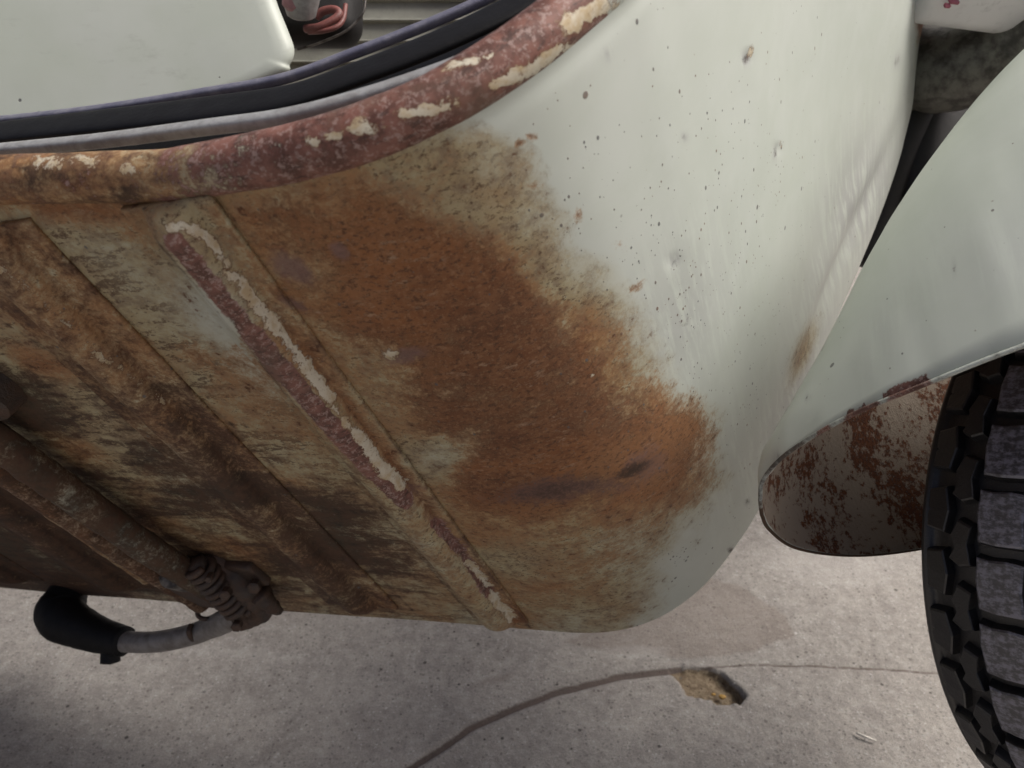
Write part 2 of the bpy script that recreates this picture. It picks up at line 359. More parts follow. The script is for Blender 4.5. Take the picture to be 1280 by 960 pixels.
def concrete():
    s = NB('concrete_ground'); o = s.obj(); stain, groove, pit, pale = s.chan('wear_a')
    n1 = s.noise(o, 3.2, 6, .6); n2 = s.noise(o, 22, 7, .65); n3 = s.noise(o, 130, 6, .7); n4 = s.noise(o, 600, 4, .75)
    c = s.mix(s.step(n1, .35, .65), (.375, .350, .315), (.305, .284, .256))
    c = s.mix(s.math('MULTIPLY', s.step(n2, .42, .68), .38), c, (.19, .17, .158))
    c = s.mix(s.math('MULTIPLY', s.step(n3, .46, .66), .42), c, (.46, .435, .395))
    v = s.voro(o, 260); g = s.n('ShaderNodeSeparateColor'); s.l(v.outputs['Color'], g.inputs[0])
    grain = s.math('MULTIPLY', s.step(v.outputs['Distance'], .5, .2), .5)
    c = s.mix(s.math('MULTIPLY', grain, s.step(g.outputs[0], .72, .88)), c, (.07, .067, .064))
    c = s.mix(s.math('MULTIPLY', grain, s.step(g.outputs[1], .78, .95)), c, (.56, .545, .52))
    c = s.mix(s.spots(o, 95, .26, .16), c, (.085, .078, .07))
    c = s.mix(s.math('MULTIPLY', s.spots(o, 70, .17, .04), .7), c, (.62, .60, .57))
    c = s.mix(s.math('MULTIPLY', s.step(n4, .50, .60), .40), c, (.15, .14, .13))
    nb = s.noise(o, 62, 5, .75); c = s.mix(s.math('MULTIPLY', s.step(nb, .50, .60), .28), c, (.17, .158, .148)); c = s.mix(s.math('MULTIPLY', s.step(nb, .47, .40), .25), c, (.46, .445, .42))
    sm = s.step(s.math('ADD', stain, s.math('MULTIPLY', s.math('SUBTRACT', n3, .5), .5)), .38, .60)
    c = s.mix(s.math('MULTIPLY', sm, .5), c, (.19, .155, .13))
    c = s.mix(s.math('MULTIPLY', s.step(s.math('ADD', pale, s.math('MULTIPLY', s.math('SUBTRACT', n3, .5), .6)), .3, .7), .30), c, (.48, .46, .43))
    gm = s.step(s.math('ADD', groove, s.math('MULTIPLY', s.math('SUBTRACT', n3, .5), .7)), .30, .75)
    c = s.mix(s.math('MULTIPLY', gm, .85), c, s.mix(n2, (.055, .042, .036), (.14, .100, .085)))
    pm = s.step(pit, .25, .6)
    pc = s.mix(s.step(n3, .4, .62), (.155, .115, .075), (.27, .215, .145))
    pc = s.mix(s.step(s.noise(o, 210, 5, .7), .60, .64), pc, (.05, .03, .018))
    c = s.mix(pm, c, pc)
    c = s.mix(s.math('MULTIPLY', s.spots(o, 170, .42, .22), .65), c, (.12, .108, .095))
    h = s.math('ADD', s.math('MULTIPLY', n3, .9), s.math('ADD', s.math('MULTIPLY', n4, .8), s.math('MULTIPLY', v.outputs['Distance'], -.25)))
    return s.fin(c, s.math('SUBTRACT', .88, s.math('MULTIPLY', sm, .12)), 0, s.bump(h, .0022, .85), .3)

M_AGED = aged_metal(); M_PAINT = plain_paint(); M_INSIDE = rusty_inside(); M_TYRE = tyre_mat(); M_SHEEN = sheen_block(); M_CONC = concrete()
M_ALU = simple('dull_aluminium', (.40, .41, .41), .42, .15, .4, 90, .0004, (.27, .265, .26))
M_RUB = simple('black_rubber', (.008, .008, .009), .60, 0, .3, 70, .0003, None, .25)
M_MAT = simple('purple_grey_rubber', (.21, .21, .25), .42, 0, .5, 60, .0005, (.12, .12, .17))  # purple-grey tone of the strip's top band
M_DARK = simple('greasy_dark_steel', (.055, .042, .035), .5, .2, .5, 70, .0012, (.085, .05, .034))
M_STEEL = simple('grimy_grey_steel', (.22, .205, .19), .42, .5, .5, 110, .0006, (.06, .052, .046))
M_FORK = simple('mottled_grey_alloy', (.17, .165, .145), .45, .25, .6, 50, .0010, (.045, .040, .035))
M_BLACK = simple('shaded_black_paint', (.010, .009, .009), .6, 0, .3, 30, .0003)
M_WHITE = simple('bright_white_paint', (.80, .80, .80), .3, 0, .05, 10, .0001, (.76, .75, .76))
M_RED = simple('red_oxide_lead', (.20, .065, .055), .5, 0, .4, 60, .0005, (.14, .05, .045))
M_PINK = simple('pink_plug', (.42, .22, .24), .5, 0, .4, 60, .0004)
M_SMEAR = simple('red_smear', (.45, .12, .18), .5, 0, .4, 60, .0001)
M_TRAY = simple('grey_green_panel', (.36, .36, .31), .5, 0, .2, 25, .0004)

# ------------------------------------------------------------------ wear placed on the real panel (shapes of stains and flakes, with some painted shade and reflection)
RUSTY = [(-200, 225), (140, 225), (270, 222), (400, 205), (520, 185), (575, 178), (610, 215), (650, 260), (672, 300), (715, 335), (750, 385), (785, 440), (800, 488), (865, 512), (878, 555), (862, 610), (838, 655), (770, 735), (690, 790), (560, 800), (-200, 760)]
def wear(o, flow):
    n = len(o.data.vertices); co = np.empty(n*3); o.data.vertices.foreach_get('co', co); co = co.reshape(-1, 3)
    X, Y = project(co)
    wob = fbm(X/55, Y/40, 4, 11); wob2 = fbm(X/18, Y/9, 3, 31)
    Xw = X+wob*44+wob2*16; Yw = Y+fbm(X/50, Y/45, 4, 21)*36
    inside = poly(Xw, Yw, RUSTY, 75)
    left = np.clip((620-X)/300, 0, 1)
    # -- rust: strong right of the first rib, patchy further back
    rust = inside*(.62*(X+.72*Y > 600)+0)
    main = poly(Xw, Yw, [(300, 260), (450, 215), (560, 250), (650, 300), (690, 350), (760, 420), (785, 480), (868, 520), (870, 600), (820, 640), (700, 680), (600, 670), (540, 590), (460, 450), (380, 330)], 90)
    rust = np.maximum(rust*.50, .74*main)+.55*main*fbm(X/70, Y/38, 4, 201)
    rust -= .42*blob(X, Y, 590, 590, 60, 26, -10)*0
    for q in [(545, 572, 52, 22, -8, .75), (660, 255, 70, 50, 30, .30), (700, 345, 55, 40, 30, .35), (640, 700, 60, 18, -4, .35), (570, 255, 55, 40, 0, .22), (745, 590, 40, 25, -20, .1)]:
        rust -= q[5]*blob(X, Y, *q[:5])
    for q in [(610, 370, 90, 50, 10, .25), (620, 610, 70, 26, 5, .35), (690, 560, 90, 35, -8, .25), (850, 560, 36, 52, 10, .45), (330, 330, 60, 50, 40, .3), (430, 400, 60, 50, 40, .25)]:
        rust += q[5]*blob(X, Y, *q[:5])
    # patches between the ribs
    for q in [(95, 262, 120, 22, 2, .60), (170, 290, 40, 26, 30, .4), (245, 445, 34, 20, 40, .55), (30, 385, 60, 40, 45, .45), (50, 455, 60, 18, 20, .6), (180, 440, 60, 18, 45, .45),
              (300, 590, 110, 24, 38, .7), (370, 600, 90, 20, 20, .4), (420, 560, 70, 30, 30, .3), (390, 700, 60, 26, 30, .7), (300, 690, 70, 22, 20, .6), (60, 640, 120, 40, 20, .7), (90, 560, 60, 16, 25, .6), (480, 690, 60, 14, -5, .45),
              (440, 740, 70, 12, 5, .4), (190, 660, 70, 20, 30, .6), (40, 720, 160, 20, 10, .8), (560, 720, 60, 18, 0, .35), (740, 710, 60, 12, -18, .4), (680, 735, 60, 10, -5, .45)]:
        rust = np.maximum(rust, q[5]*blob(X, Y, *q[:5]))
    # -- ochre stain everywhere in the soiled region and its halo
    halo = poly(Xw, Yw, [(-300, 200), (560, 165), (640, 205), (700, 290), (770, 370), (815, 480), (885, 520), (890, 600), (840, 700), (780, 800), (-300, 800)], 70)
    ochre = .82*halo
    for q in [(260, 390, 75, 36, 47, .62), (330, 470, 60, 26, 47, .35), (600, 200, 40, 30, 0, .25), (235, 590, 90, 22, 33, .30), (140, 330, 60, 26, 40, .22), (530, 690, 70, 26, 10, .25), (545, 575, 40, 18, 0, .3), (720, 300, 40, 50, 30, .2), (800, 690, 60, 60, -45, .28)]:
        ochre -= q[5]*blob(X, Y, *q[:5])
    ochre = np.maximum(ochre, .75*blob(X, Y, 730, 250, 18, 12, 0)*0)
    for q in [(590, 190, 60, 28, -5, .35), (690, 640, 150, 26, -14, .5)]: ochre += q[5]*blob(X, Y, *q[:5])
    # -- dark grime towards the stand and along the welds, plus painted lower-left shade
    dark = np.zeros_like(X)
    for q in [(20, 500, 110, 50, 25, .95), (40, 560, 130, 30, 33, .6), (110, 690, 190, 34, 18, .85), (280, 730, 90, 30, 10, .85), (700, 612, 130, 24, -8, .62), (790, 588, 36, 11, -25, .8), (230, 640, 110, 24, 33, .65), (120, 610, 130, 26, 33, .55), (330, 640, 70, 20, 36, .5), (180, 735, 220, 14, 5, .8), (470, 640, 50, 16, 40, .5), (440, 590, 90, 34, 30, .50), (150, 520, 60, 20, 40, .35),
              (400, 655, 60, 20, 40, .5), (500, 620, 45, 14, 40, .45), (20, 740, 300, 16, 6, .7), (340, 196, 150, 12, -4, .5), (260, 232, 80, 6, 0, .6), (60, 250, 90, 8, 0, .45), (385, 590, 60, 26, 25, .4)]:
        dark = np.maximum(dark, q[5]*blob(X, Y, *q[:5]))
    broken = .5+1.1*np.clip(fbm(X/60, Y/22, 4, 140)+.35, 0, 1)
    dark = np.maximum(dark, np.clip(broken, 0, 1.2)*(1.0*blob(X, Y, 20, 660, 350, 120, 18)+.55*blob(X, Y, 300, 600, 280, 70, 32)+.34*blob(X, Y, 470, 660, 140, 90, 25)+.30*blob(X, Y, 60, 300, 200, 60, 20)))  # broad lower-left darkening: shade painted into the colour, over greasy dirt
    for pts in ([(270, 243), (375, 400), (520, 590), (662, 783)], [(150, 250), (300, 420), (450, 610), (602, 783)], [(0, 285), (150, 415), (300, 540), (520, 768)], [(0, 400), (200, 525), (400, 762)]):
        dark = np.maximum(dark, .62*line(X, Y, pts, 3, 7))
    # -- lilac bloom
    lil = np.zeros_like(X)
    for q in [(365, 335, 42, 22, 30, .85), (425, 315, 22, 14, 40, .8), (505, 445, 48, 16, -12, .75), (700, 612, 130, 22, -6, .75), (810, 580, 60, 36, -20, .6), (540, 640, 60, 14, 20, .4), (600, 300, 50, 30, 0, .2), (365, 380, 34, 12, 20, .6)]:
        lil = np.maximum(lil, q[5]*blob(X, Y, *q[:5]))
    # -- chips and scratches on the light paint
    speck = .16+.95*blob(X, Y, 840, 420, 130, 210, 0)+.5*blob(X, Y, 760, 180, 120, 120, 0)+.5*blob(X, Y, 930, 250, 80, 150, 10)+.4*blob(X, Y, 850, 680, 80, 60, 0)
    speck *= (1-.7*blob(X, Y, 1050, 380, 60, 400, 10)); speck = np.clip(speck, 0, .95)
    for q in [(842, 326, 9, 13, 20, .42), (860, 395, 14, 22, 25, .3), (845, 375, 26, 8, -38, .25), (880, 150, 12, 22, 30, .2), (800, 330, 14, 14, 0, .16), (775, 320, 8, 26, 0, .3), (735, 180, 10, 18, 20, .18), (850, 690, 24, 10, -20, .2), (1188, 335, 5, 10, 0, .4), (870, 455, 12, 10, 0, .2), (940, 500, 20, 60, 30, .10), (700, 260, 40, 40, 0, .14), (770, 420, 30, 40, 0, .14)]: speck = np.maximum(speck, (1+q[5])*(blob(X, Y, *q[:5]) > .35)*blob(X, Y, *q[:5])**.25)
    scuff = np.zeros_like(X)
    for q in [(1075, 250, 42, 95, 18, .75), (1000, 470, 22, 130, 22, .55), (940, 560, 60, 100, 40, .28), (850, 400, 60, 110, 20, .40), (1040, 330, 30, 90, 25, .45), (800, 640, 90, 30, -30, .25)]:  # entries on the far fold also paint its grey reflection and shading
        scuff = np.maximum(scuff, q[5]*blob(X, Y, *q[:5]))
    prim = np.zeros_like(X); chip = np.zeros_like(X)
    for q in [(932, 74, 7, 9, 20, .8), (970, 190, 4, 10, 10, .7), (842, 326, 10, 14, 25, .62), (858, 400, 10, 16, 25, .5), (845, 375, 18, 7, -35, .42), (913, 688, 6, 5, 0, .8), (855, 172, 5, 6, 0, .6), (935, 628, 5, 7, 0, .7), (1121, 77, 4, 10, 10, .6), (760, 68, 5, 9, 0, .5)]:
        scuff = np.maximum(scuff, q[5]*blob(X, Y, *q[:5])); dark = np.maximum(dark, q[5]*.85*blob(X, Y, *q[:5]))
    for q in [(1152, 28, 7, 26, -8, .9), (1158, 52, 10, 8, 0, .7), (796, 358, 14, 5, -35, .5), (778, 340, 4, 18, 5, .3), (648, 178, 6, 5, 0, .7), (665, 170, 5, 5, 0, .7), (722, 268, 6, 9, 0, .5), (664, 232, 16, 6, 0, .4), (745, 470, 12, 8, 0, .6), (775, 305, 12, 9, 0, .5)]:
        rust = np.maximum(rust, q[5]*blob(X, Y, *q[:5])); prim = np.maximum(prim, 0)
    for q in [(938, 64, 4, 8, 20, .85), (975, 180, 3, 6, 0, .8), (488, 442, 11, 9, 0, .95), (740, 468, 6, 3, -30, .8), (712, 478, 10, 2.5, 8, .7)]:
        chip = np.maximum(chip, q[5]*blob(X, Y, *q[:5]))
    # peachy scrape on the far fold
    ochre = np.maximum(ochre, .75*blob(X, Y, 1003, 440, 11, 40, 22))
    return X, Y, dict(rust=rust, ochre=ochre, primer=prim, dark=dark, chip=chip, lilac=lil, speck=np.clip(speck, 0, 1.4), scuff=scuff)
def store(o, flow, W):
    me = o.data; n = len(me.vertices)
    a = me.attributes.new('wear_a', 'FLOAT_COLOR', 'POINT'); b = me.attributes.new('wear_b', 'FLOAT_COLOR', 'POINT'); f = me.attributes.new('flow', 'FLOAT_VECTOR', 'POINT')
    z = lambda k: np.clip(W[k], 0, 1.4)
    a.data.foreach_set('color', np.stack([z('rust'), z('ochre'), z('primer'), z('dark')], -1).ravel())
    b.data.foreach_set('color', np.stack([z('chip'), z('lilac'), z('speck'), z('scuff')], -1).ravel())
    f.data.foreach_set('vector', np.asarray(flow, float).reshape(-1, 3).ravel())
def body_flow(o):
    n = len(o.data.vertices); co = np.empty(n*3); o.data.vertices.foreach_get('co', co); co = co.reshape(-1, 3)
    C = from_world(co)-P1; return np.stack([C@LA+2.3, C@TA, C@UA], -1)

# ================================================================== SETTING: the ground
def ground():
    xs = np.concatenate([-np.geomspace(30, .78, 14), np.arange(-.75, .85, .0024), np.geomspace(.88, 30, 14)])
    ys = np.concatenate([-np.geomspace(20, .1, 12), [.1, .3], np.arange(.46, 1.25, .0024), np.geomspace(1.28, 40, 14)])
    GX, GY = np.meshgrid(xs, ys, indexing='ij')
    P = np.stack([GX, GY, np.zeros_like(GX)], -1)
    C = from_world(P); ok = C[..., 2] > .1
    X, Y = project(P); X = np.where(ok, X, -9999.); Y = np.where(ok, Y, -9999.)
    H = .0030*fbm(GX*3, GY*3, 3, 3)+.0016*fbm(GX*30, GY*30, 4, 5)
    wv = fbm(X/30, Y/30, 3, 8)
    GR = [(505, 965), (545, 940), (585, 912), (635, 888), (700, 864), (770, 846), (850, 836)]
    g1 = line(X, Y+wv*3, GR, 4.2, 6); g2 = line(X, Y+wv*3, [(850, 836), (940, 831), (1020, 832), (1100, 836), (1240, 848)], 1.8, 4)*.8
    edge = line(X, Y, [(x, y+10) for x, y in GR], 6, 12)
    pit = poly(X+wv*16, Y+fbm(X/20, Y/20, 3, 99)*12, [(840, 842), (862, 836), (905, 838), (936, 868), (928, 878), (895, 877), (862, 866)], 3.5)
    H -= .0042*g1+.0016*g2+.0130*pit*(.40+.9*np.clip((X-850)/80, 0, 1)*(1))-.0012*edge*(1-g1)
    H += pit*.004*fbm(GX*90, GY*90, 3, 17)
    stain = poly(X+wv*22, Y+wv*14, [(700, 800), (770, 770), (860, 735), (885, 722), (930, 735), (975, 765), (988, 792), (950, 815), (860, 822), (760, 815)], 26)
    stain = np.maximum(stain, .55*blob(X, Y, 620, 850, 60, 12, -15)); stain = np.maximum(stain, .38*line(X, Y, GR, 16, 24))
    pale = .9*blob(X, Y, 1050, 700, 120, 40, 0)+.8*blob(X, Y, 790, 815, 60, 12, 0)+.6*blob(X, Y, 280, 815, 200, 12, 5)
    P[..., 2] = H
    n, m = GX.shape
    me = bpy.data.meshes.new('ground'); 
    idx = np.arange(n*m).reshape(n, m); Q = np.stack([idx[:-1, :-1], idx[1:, :-1], idx[1:, 1:], idx[:-1, 1:]], -1).reshape(-1)
    me.vertices.add(n*m); me.vertices.foreach_set('co', P.ravel()); nf = (n-1)*(m-1)
    me.loops.add(nf*4); me.loops.foreach_set('vertex_index', Q); me.polygons.add(nf); me.polygons.foreach_set('loop_start', np.arange(nf)*4); me.polygons.foreach_set('loop_total', np.full(nf, 4))
    me.update(calc_edges=True); me.validate()
    o = link('ground', me, M_CONC); o['kind'] = 'structure'
    a = me.attributes.new('wear_a', 'FLOAT_COLOR', 'POINT')
    a.data.foreach_set('color', np.stack([stain, np.maximum(g1, g2), pit, np.clip(pale, 0, 1)], -1).ravel())
    return o
ground()

# ================================================================== THE SCOOTER
scooter = bpy.data.objects.new('scooter', None); COL.objects.link(scooter)
scooter['label'] = 'weathered pale green scooter tipped over, its rust-eaten footboard underside towards us'
scooter['category'] = 'scooter'

# footboard and leg shield: one pressed sheet, profile (a, h) bent forward-up
prof = [(-1.05, .004), (-.64, .0), (-.25, 0), (-.05, 0), (.03, 0), (.062, .0008), (.09, .005), (.115, .014), (.137, .028), (.160, .051), (.182, .084), (.200, .118), (.228, .186), (.262, .300), (.297, .402), (.330, .507), (.353, .600), (.393, .800), (.425, .98)]
PP = smooth_path([(a, h, 0) for a, h in prof], 900)[:, :2]
seg = np.r_[0, np.cumsum(np.hypot(*np.diff(PP, axis=0).T))]
sN = np.concatenate([np.linspace(0, .35, 60, endpoint=False), np.arange(.35, seg[-1], .0024)])
PA = np.interp(sN, seg, PP[:, 0]); PH = np.interp(sN, seg, PP[:, 1])
ta = np.gradient(PA); th_ = np.gradient(PH); L_ = np.hypot(ta, th_); ta /= L_; th_ /= L_
na, nh = th_, -ta                                 # outward normal (towards the viewer)
def near_b(a): return -.14*np.clip(-a, 0, .5)
def curl(b):                                      # how far the far/near rims fold back
    u = np.clip((b-(WID-.035))/.035, 0, 1); return -.004*u**2.2
bs = np.concatenate([np.linspace(-.004, .012, 8), np.arange(.0145, WID-.03, .0026), np.linspace(WID-.029, WID, 16)])
A2, B2 = np.meshgrid(PA, bs, indexing='ij'); H2 = np.meshgrid(PH, bs, indexing='ij')[0]
NA, NH = na[:, None], nh[:, None]; sG = sN[:, None]+0*B2
B2 = B2+near_b(A2)*np.clip(1-B2/.06, 0, 1)
legsh = np.clip((A2-.16)/.12, 0, 1)
off = curl(B2)*legsh+.0
off = off+.010*legsh*np.sin(np.clip(B2/WID, 0, 1)*np.pi)**.8*0
off += .0013*fbm(sG*14, B2*14, 3, 40)+.0022*fbm(sG*5, B2*5, 2, 41)        # uneven panel
off -= .0045*legsh*np.exp(-((B2-(WID-.075))/.018)**2-((H2-.33)/.16)**2)     # dent beside the far fold
off += .0030*legsh*np.exp(-((B2-(WID-.115))/.02)**2-((H2-.28)/.14)**2)
off -= .0012*np.exp(-((B2-near_b(A2)-.008)/.004)**2)                                       # groove below the rolled edge
G = body(A2+NA*off, B2, H2+NH*off)
XX, YY = project(G)
dent = 0*off
for x, y, r, k in [(934, 70, 6, .0012), (972, 186, 5, .0010), (842, 326, 9, .0008), (488, 442, 12, -.0016), (240, 575, 20, -.0008), (600, 300, 40, -.0008)]:
    dent += k*blob(XX, YY, x, y, r, r)
off2 = off-dent
G = body(A2+NA*off2, B2, H2+NH*off2)
panel = shell('footboard_panel', G, .0018, [M_AGED, M_INSIDE], scooter)
fl = np.stack([sG, B2, 0*B2], -1).reshape(-1, 3)
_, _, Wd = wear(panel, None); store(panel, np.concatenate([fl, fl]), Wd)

# cross members under the floor
def section_member(name, prof_ah, b0, b1, n=150, skew=0.0, rough=.0005, seed=1, endtaper=.02, label=None):
    bb = np.linspace(b0, b1, n); k = len(prof_ah); pa = np.array(prof_ah)
    rows = np.zeros((n, k, 3))
    for i, b in enumerate(bb):
        e = min(1, min(b-b0, b1-b)/endtaper+.02) if endtaper else 1; e = math.sqrt(max(0, 1-(1-e)**2))
        hh = np.where(pa[:, 1] < -.0032, -.0030+(pa[:, 1]+.0030)*e, pa[:, 1])
        if rough: hh = hh+rough*fbm(np.full(k, b*60), pa[:, 0]*300+seed, 3, seed)*(pa[:, 1] < -.001)
        rows[i] = body(pa[:, 0]+skew*(b-.2), b, hh)
    o = sweep(name, rows, M_AGED, scooter); return o
def hat(ac, w0, w1, bw, bh, t=.0022):
    p = [(ac+w0, .001), (ac+w0, -t*.7), (ac+w0+.001, -t)]
    for q in np.linspace(0, 1, 13):
        th = q*math.pi; p.append((ac-bw*math.cos(th), -t-bh*math.sin(th)**.9))
    p += [(ac+w1-.001, -t), (ac+w1, -t*.7), (ac+w1, .001)]
    return p
def rib_wear(o, ridge, prim_w, chips=(), kill=.5, prim=.9):
    X, Y, W = wear(o, None); n1 = fbm(X/14, Y/14, 3, 60)
    
    if prim_w: W['primer'] = np.maximum(W['primer'], prim*line(X, Y, ridge, prim_w, 8))
    for pts, wd in chips: W['chip'] = np.maximum(W['chip'], line(X+n1*16, Y, pts, wd, 5)*.95)
    return X, Y, W
r1 = section_member('floor_rib', hat(-.002, -.026, .023, .0125, .014), .002, .450)
X, Y, W = wear(r1, None); n1 = fbm(X/14, Y/16, 3, 60)
PR = [(218, 300), (300, 400), (385, 500), (455, 575), (505, 625)]
W['primer'] = np.maximum(W['primer'], .95*line(X, Y, PR, 13, 10)); W['primer'] = np.maximum(W['primer'], .9*line(X, Y, [(545, 655), (580, 690), (610, 740)], 9, 8))
for q in [(520, 612, 30, 18, 45, .6), (540, 650, 18, 12, 45, .6)]: W['lilac'] = np.maximum(W['lilac'], q[5]*blob(X, Y, *q[:5]))
CH = [([(210, 284), (238, 281), (262, 300), (285, 340), (310, 368)], 6), ([(318, 376), (345, 408), (385, 460), (412, 496)], 7), ([(412, 496), (440, 535)], 3), ([(445, 542), (470, 575), (500, 605)], 8), ([(586, 703), (606, 730)], 4), ([(614, 740), (638, 774)], 6)]
W['rust'] = np.maximum(W['rust'], .7*line(X, Y, [(268, 270), (375, 420), (520, 615), (655, 780)], 10, 14))
for pts, wd in CH: W['chip'] = np.maximum(W['chip'], line(X+n1*18, Y+n1*8, pts, wd, 7)*1.13)
W['ochre'] = np.maximum(W['ochre'], .95*line(X, Y, [(205, 262), (240, 275), (270, 320)], 14, 16))
W['dark'] = np.maximum(W['dark'], .7*line(X, Y, [(530, 625), (590, 690), (648, 770)], 5, 9))
W['ochre'] = np.clip(W['ochre'], 0, 1); store(r1, body_flow(r1)*[1, 1, 1], W)
r2 = section_member('floor_rib', hat(-.122, -.040, .033, .014, .013), .000, .440, skew=-.03, rough=.0012, seed=9)
X, Y, W = wear(r2, None); nn = fbm(X/20, Y/20, 3, 71)
W['rust'] = np.maximum(W['rust'], .50); W['ochre'] = np.maximum(W['ochre'], .6); W['dark'] = np.maximum(W['dark'], .46+.5*fbm(X/40, Y/30, 3, 91)+.12*(Y > 480))
W['lilac'] = np.maximum(W['lilac'], .6*line(X, Y, [(350, 640), (430, 700), (500, 757)], 6, 20)); W['dark'] = np.maximum(W['dark'], .6*line(X, Y, [(230, 520), (330, 610), (430, 690)], 8, 24))
W['chip'] = np.maximum(W['chip'], .50*line(X+nn*20, Y, [(0, 330), (60, 380), (130, 445)], 7, 9)+.42*line(X, Y, [(130, 445), (230, 520)], 5, 8)); W['dark'] = np.maximum(W['dark'], .45*line(X, Y, [(60, 350), (200, 470), (330, 600), (430, 690)], 10, 20))
store(r2, body_flow(r2), W)
r3 = section_member('floor_rib', hat(-.40, -.045, .045, .018, .011), -.0, .435, skew=-.03, rough=.0012, seed=19)
X, Y, W = wear(r3, None); W['rust'] = np.maximum(W['rust'], .7); W['dark'] = np.maximum(W['dark'], .62); store(r3, body_flow(r3), W)
r4 = section_member('floor_rib', hat(-.56, -.04, .04, .016, .011), -.0, .435, rough=.0012, seed=29)
X, Y, W = wear(r4, None); W['rust'] = np.maximum(W['rust'], .7); W['dark'] = np.maximum(W['dark'], .8); store(r4, body_flow(r4), W)

# rolled near edge of the sheet
def edge_path(bc, dn, n=420, s0=0.0, s1=1.9):
    s = np.linspace(s0, min(s1, seg[-1]), n); a = np.interp(s, sN, PA); h = np.interp(s, sN, PH); A = np.interp(s, sN, na); Hn = np.interp(s, sN, nh)
    return s, body(a-A*dn, bc+near_b(a), h-Hn*dn), A, Hn
s_, Pe, _, _ = edge_path(-.0040, .0085)
k = 28; th = np.linspace(0, 2*np.pi, k, endpoint=False)
T_, _, _ = frames(Pe); Bt = np.cross(T_, Tw); Bt /= np.linalg.norm(Bt, axis=1, keepdims=True)
rr = .0112+.0009*fbm(s_[:, None]*40+0*th, 5+2*np.cos(th)[None], 3, 77)+.0012*fbm(s_[:, None]*9+0*th, 3+0*th, 2, 78)
rows = Pe[:, None]+rr[..., None]*(Tw[None, None]*np.cos(th)[None, :, None]+Bt[:, None]*np.sin(th)[None, :, None])
roll = sweep('rolled_edge', rows, M_AGED, scooter)
X, Y, W = wear(roll, None); n1 = fbm(X/16, Y/8, 3, 80)
for kx in ('rust', 'ochre', 'lilac', 'dark', 'speck'): W[kx] = W[kx]*0
end = np.clip((765+n1*30-X)/14, 0, 1)
lf = np.clip((X-150)/260, 0, 1)
W['primer'] = end*(.30+.66*lf)
W['lilac'] = end*.35*blob(X, Y, 380, 150, 330, 60)
W['dark'] = np.clip(.45*(X < 330)*(1)+.30*end+0*X, 0, 1)*(.6+.8*fbm(X/40, Y/14, 3, 85)*1.6)
W['rust'] = .55*(1-lf)
W['ochre'] = np.clip((800-X)/60, 0, 1)*.3+.55*(1-lf)
for q in [(745, 12, 26, 9, -32), (690, 70, 30, 5, -30), (590, 75, 30, 3, -15), (560, 125, 12, 4, 0), (455, 160, 17, 8, -10), (418, 172, 5, 4, 0), (388, 176, 9, 5, 0), (505, 143, 14, 4, 0), (530, 138, 26, 6, -14), (640, 95, 30, 6, -20), (672, 85, 26, 6, -25), (625, 100, 14, 4, -30), (705, 55, 8, 4, -30), (60, 205, 26, 10, 0), (110, 200, 16, 6, 0), (720, 25, 20, 12, -30), (160, 212, 12, 8, 0)]:
    W['chip'] = np.maximum(W['chip'], (1.1 if q[0] > 200 else .66)*blob(X+n1*16, Y+n1*9, q[0], q[1], q[2]*1.25, q[3]*1.35, q[4], 1.4))
W['scuff'] = .3*end
store(roll, body_flow(roll), W)

# aluminium trim in the fold above the rolled edge, following its own slightly sagging line
def curve_b(pts, b, n=260):
    P = [(*on_b(x, y, b), b) for x, y in pts]; Q = smooth_path([(a, h, 0) for a, h, _ in P], n); return Q[:, 0], Q[:, 1]
def strip(name, pts_low, b, thick_b, thick_h, mat, n=260):
    a, h = curve_b(pts_low, b, n); tx = np.gradient(a); ty = np.gradient(h); l = np.hypot(tx, ty); nx, ny = -ty/l, tx/l
    prof = []
    for q in range(16):
        th = 2*np.pi*q/16+.2; prof.append((np.sign(math.cos(th))*abs(math.cos(th))**.6*thick_b/2, (np.sign(math.sin(th))*abs(math.sin(th))**.6)*thick_h/2))
    rows = np.stack([body(a+nx*(ph+thick_h/2), b+pb, h+ny*(ph+thick_h/2)) for pb, ph in prof], 1)
    return sweep(name, rows, mat, scooter)
strip('dark_gap_strip', [(-260, 235), (-100, 222), (0, 214), (120, 204), (250, 186), (350, 170), (440, 146), (540, 112), (620, 78), (690, 40), (745, 4), (820, -60)], .034, .004, .033, M_RUB)  # black strip added behind the trim, painting the gap dark
strip('alloy_trim', [(-260, 215), (-100, 202), (0, 193), (120, 182), (250, 166), (350, 153), (440, 131), (540, 99), (620, 67), (690, 32), (745, 0), (820, -62)], -.006, .006, .0074, M_ALU)
strip('rubber_strip_wall', [(-260, 200), (-100, 190), (0, 178), (120, 166), (250, 152), (350, 138), (440, 108), (540, 70), (620, 34), (680, 2), (740, -40), (800, -95)], .012, .005, .0215, M_RUB)
strip('rubber_strip_top', [(-260, 172), (-100, 162), (0, 154), (120, 141), (250, 121), (350, 103), (440, 71), (540, 32), (620, -4), (680, -38), (740, -80), (800, -135)], .017, .005, .0062, M_MAT)

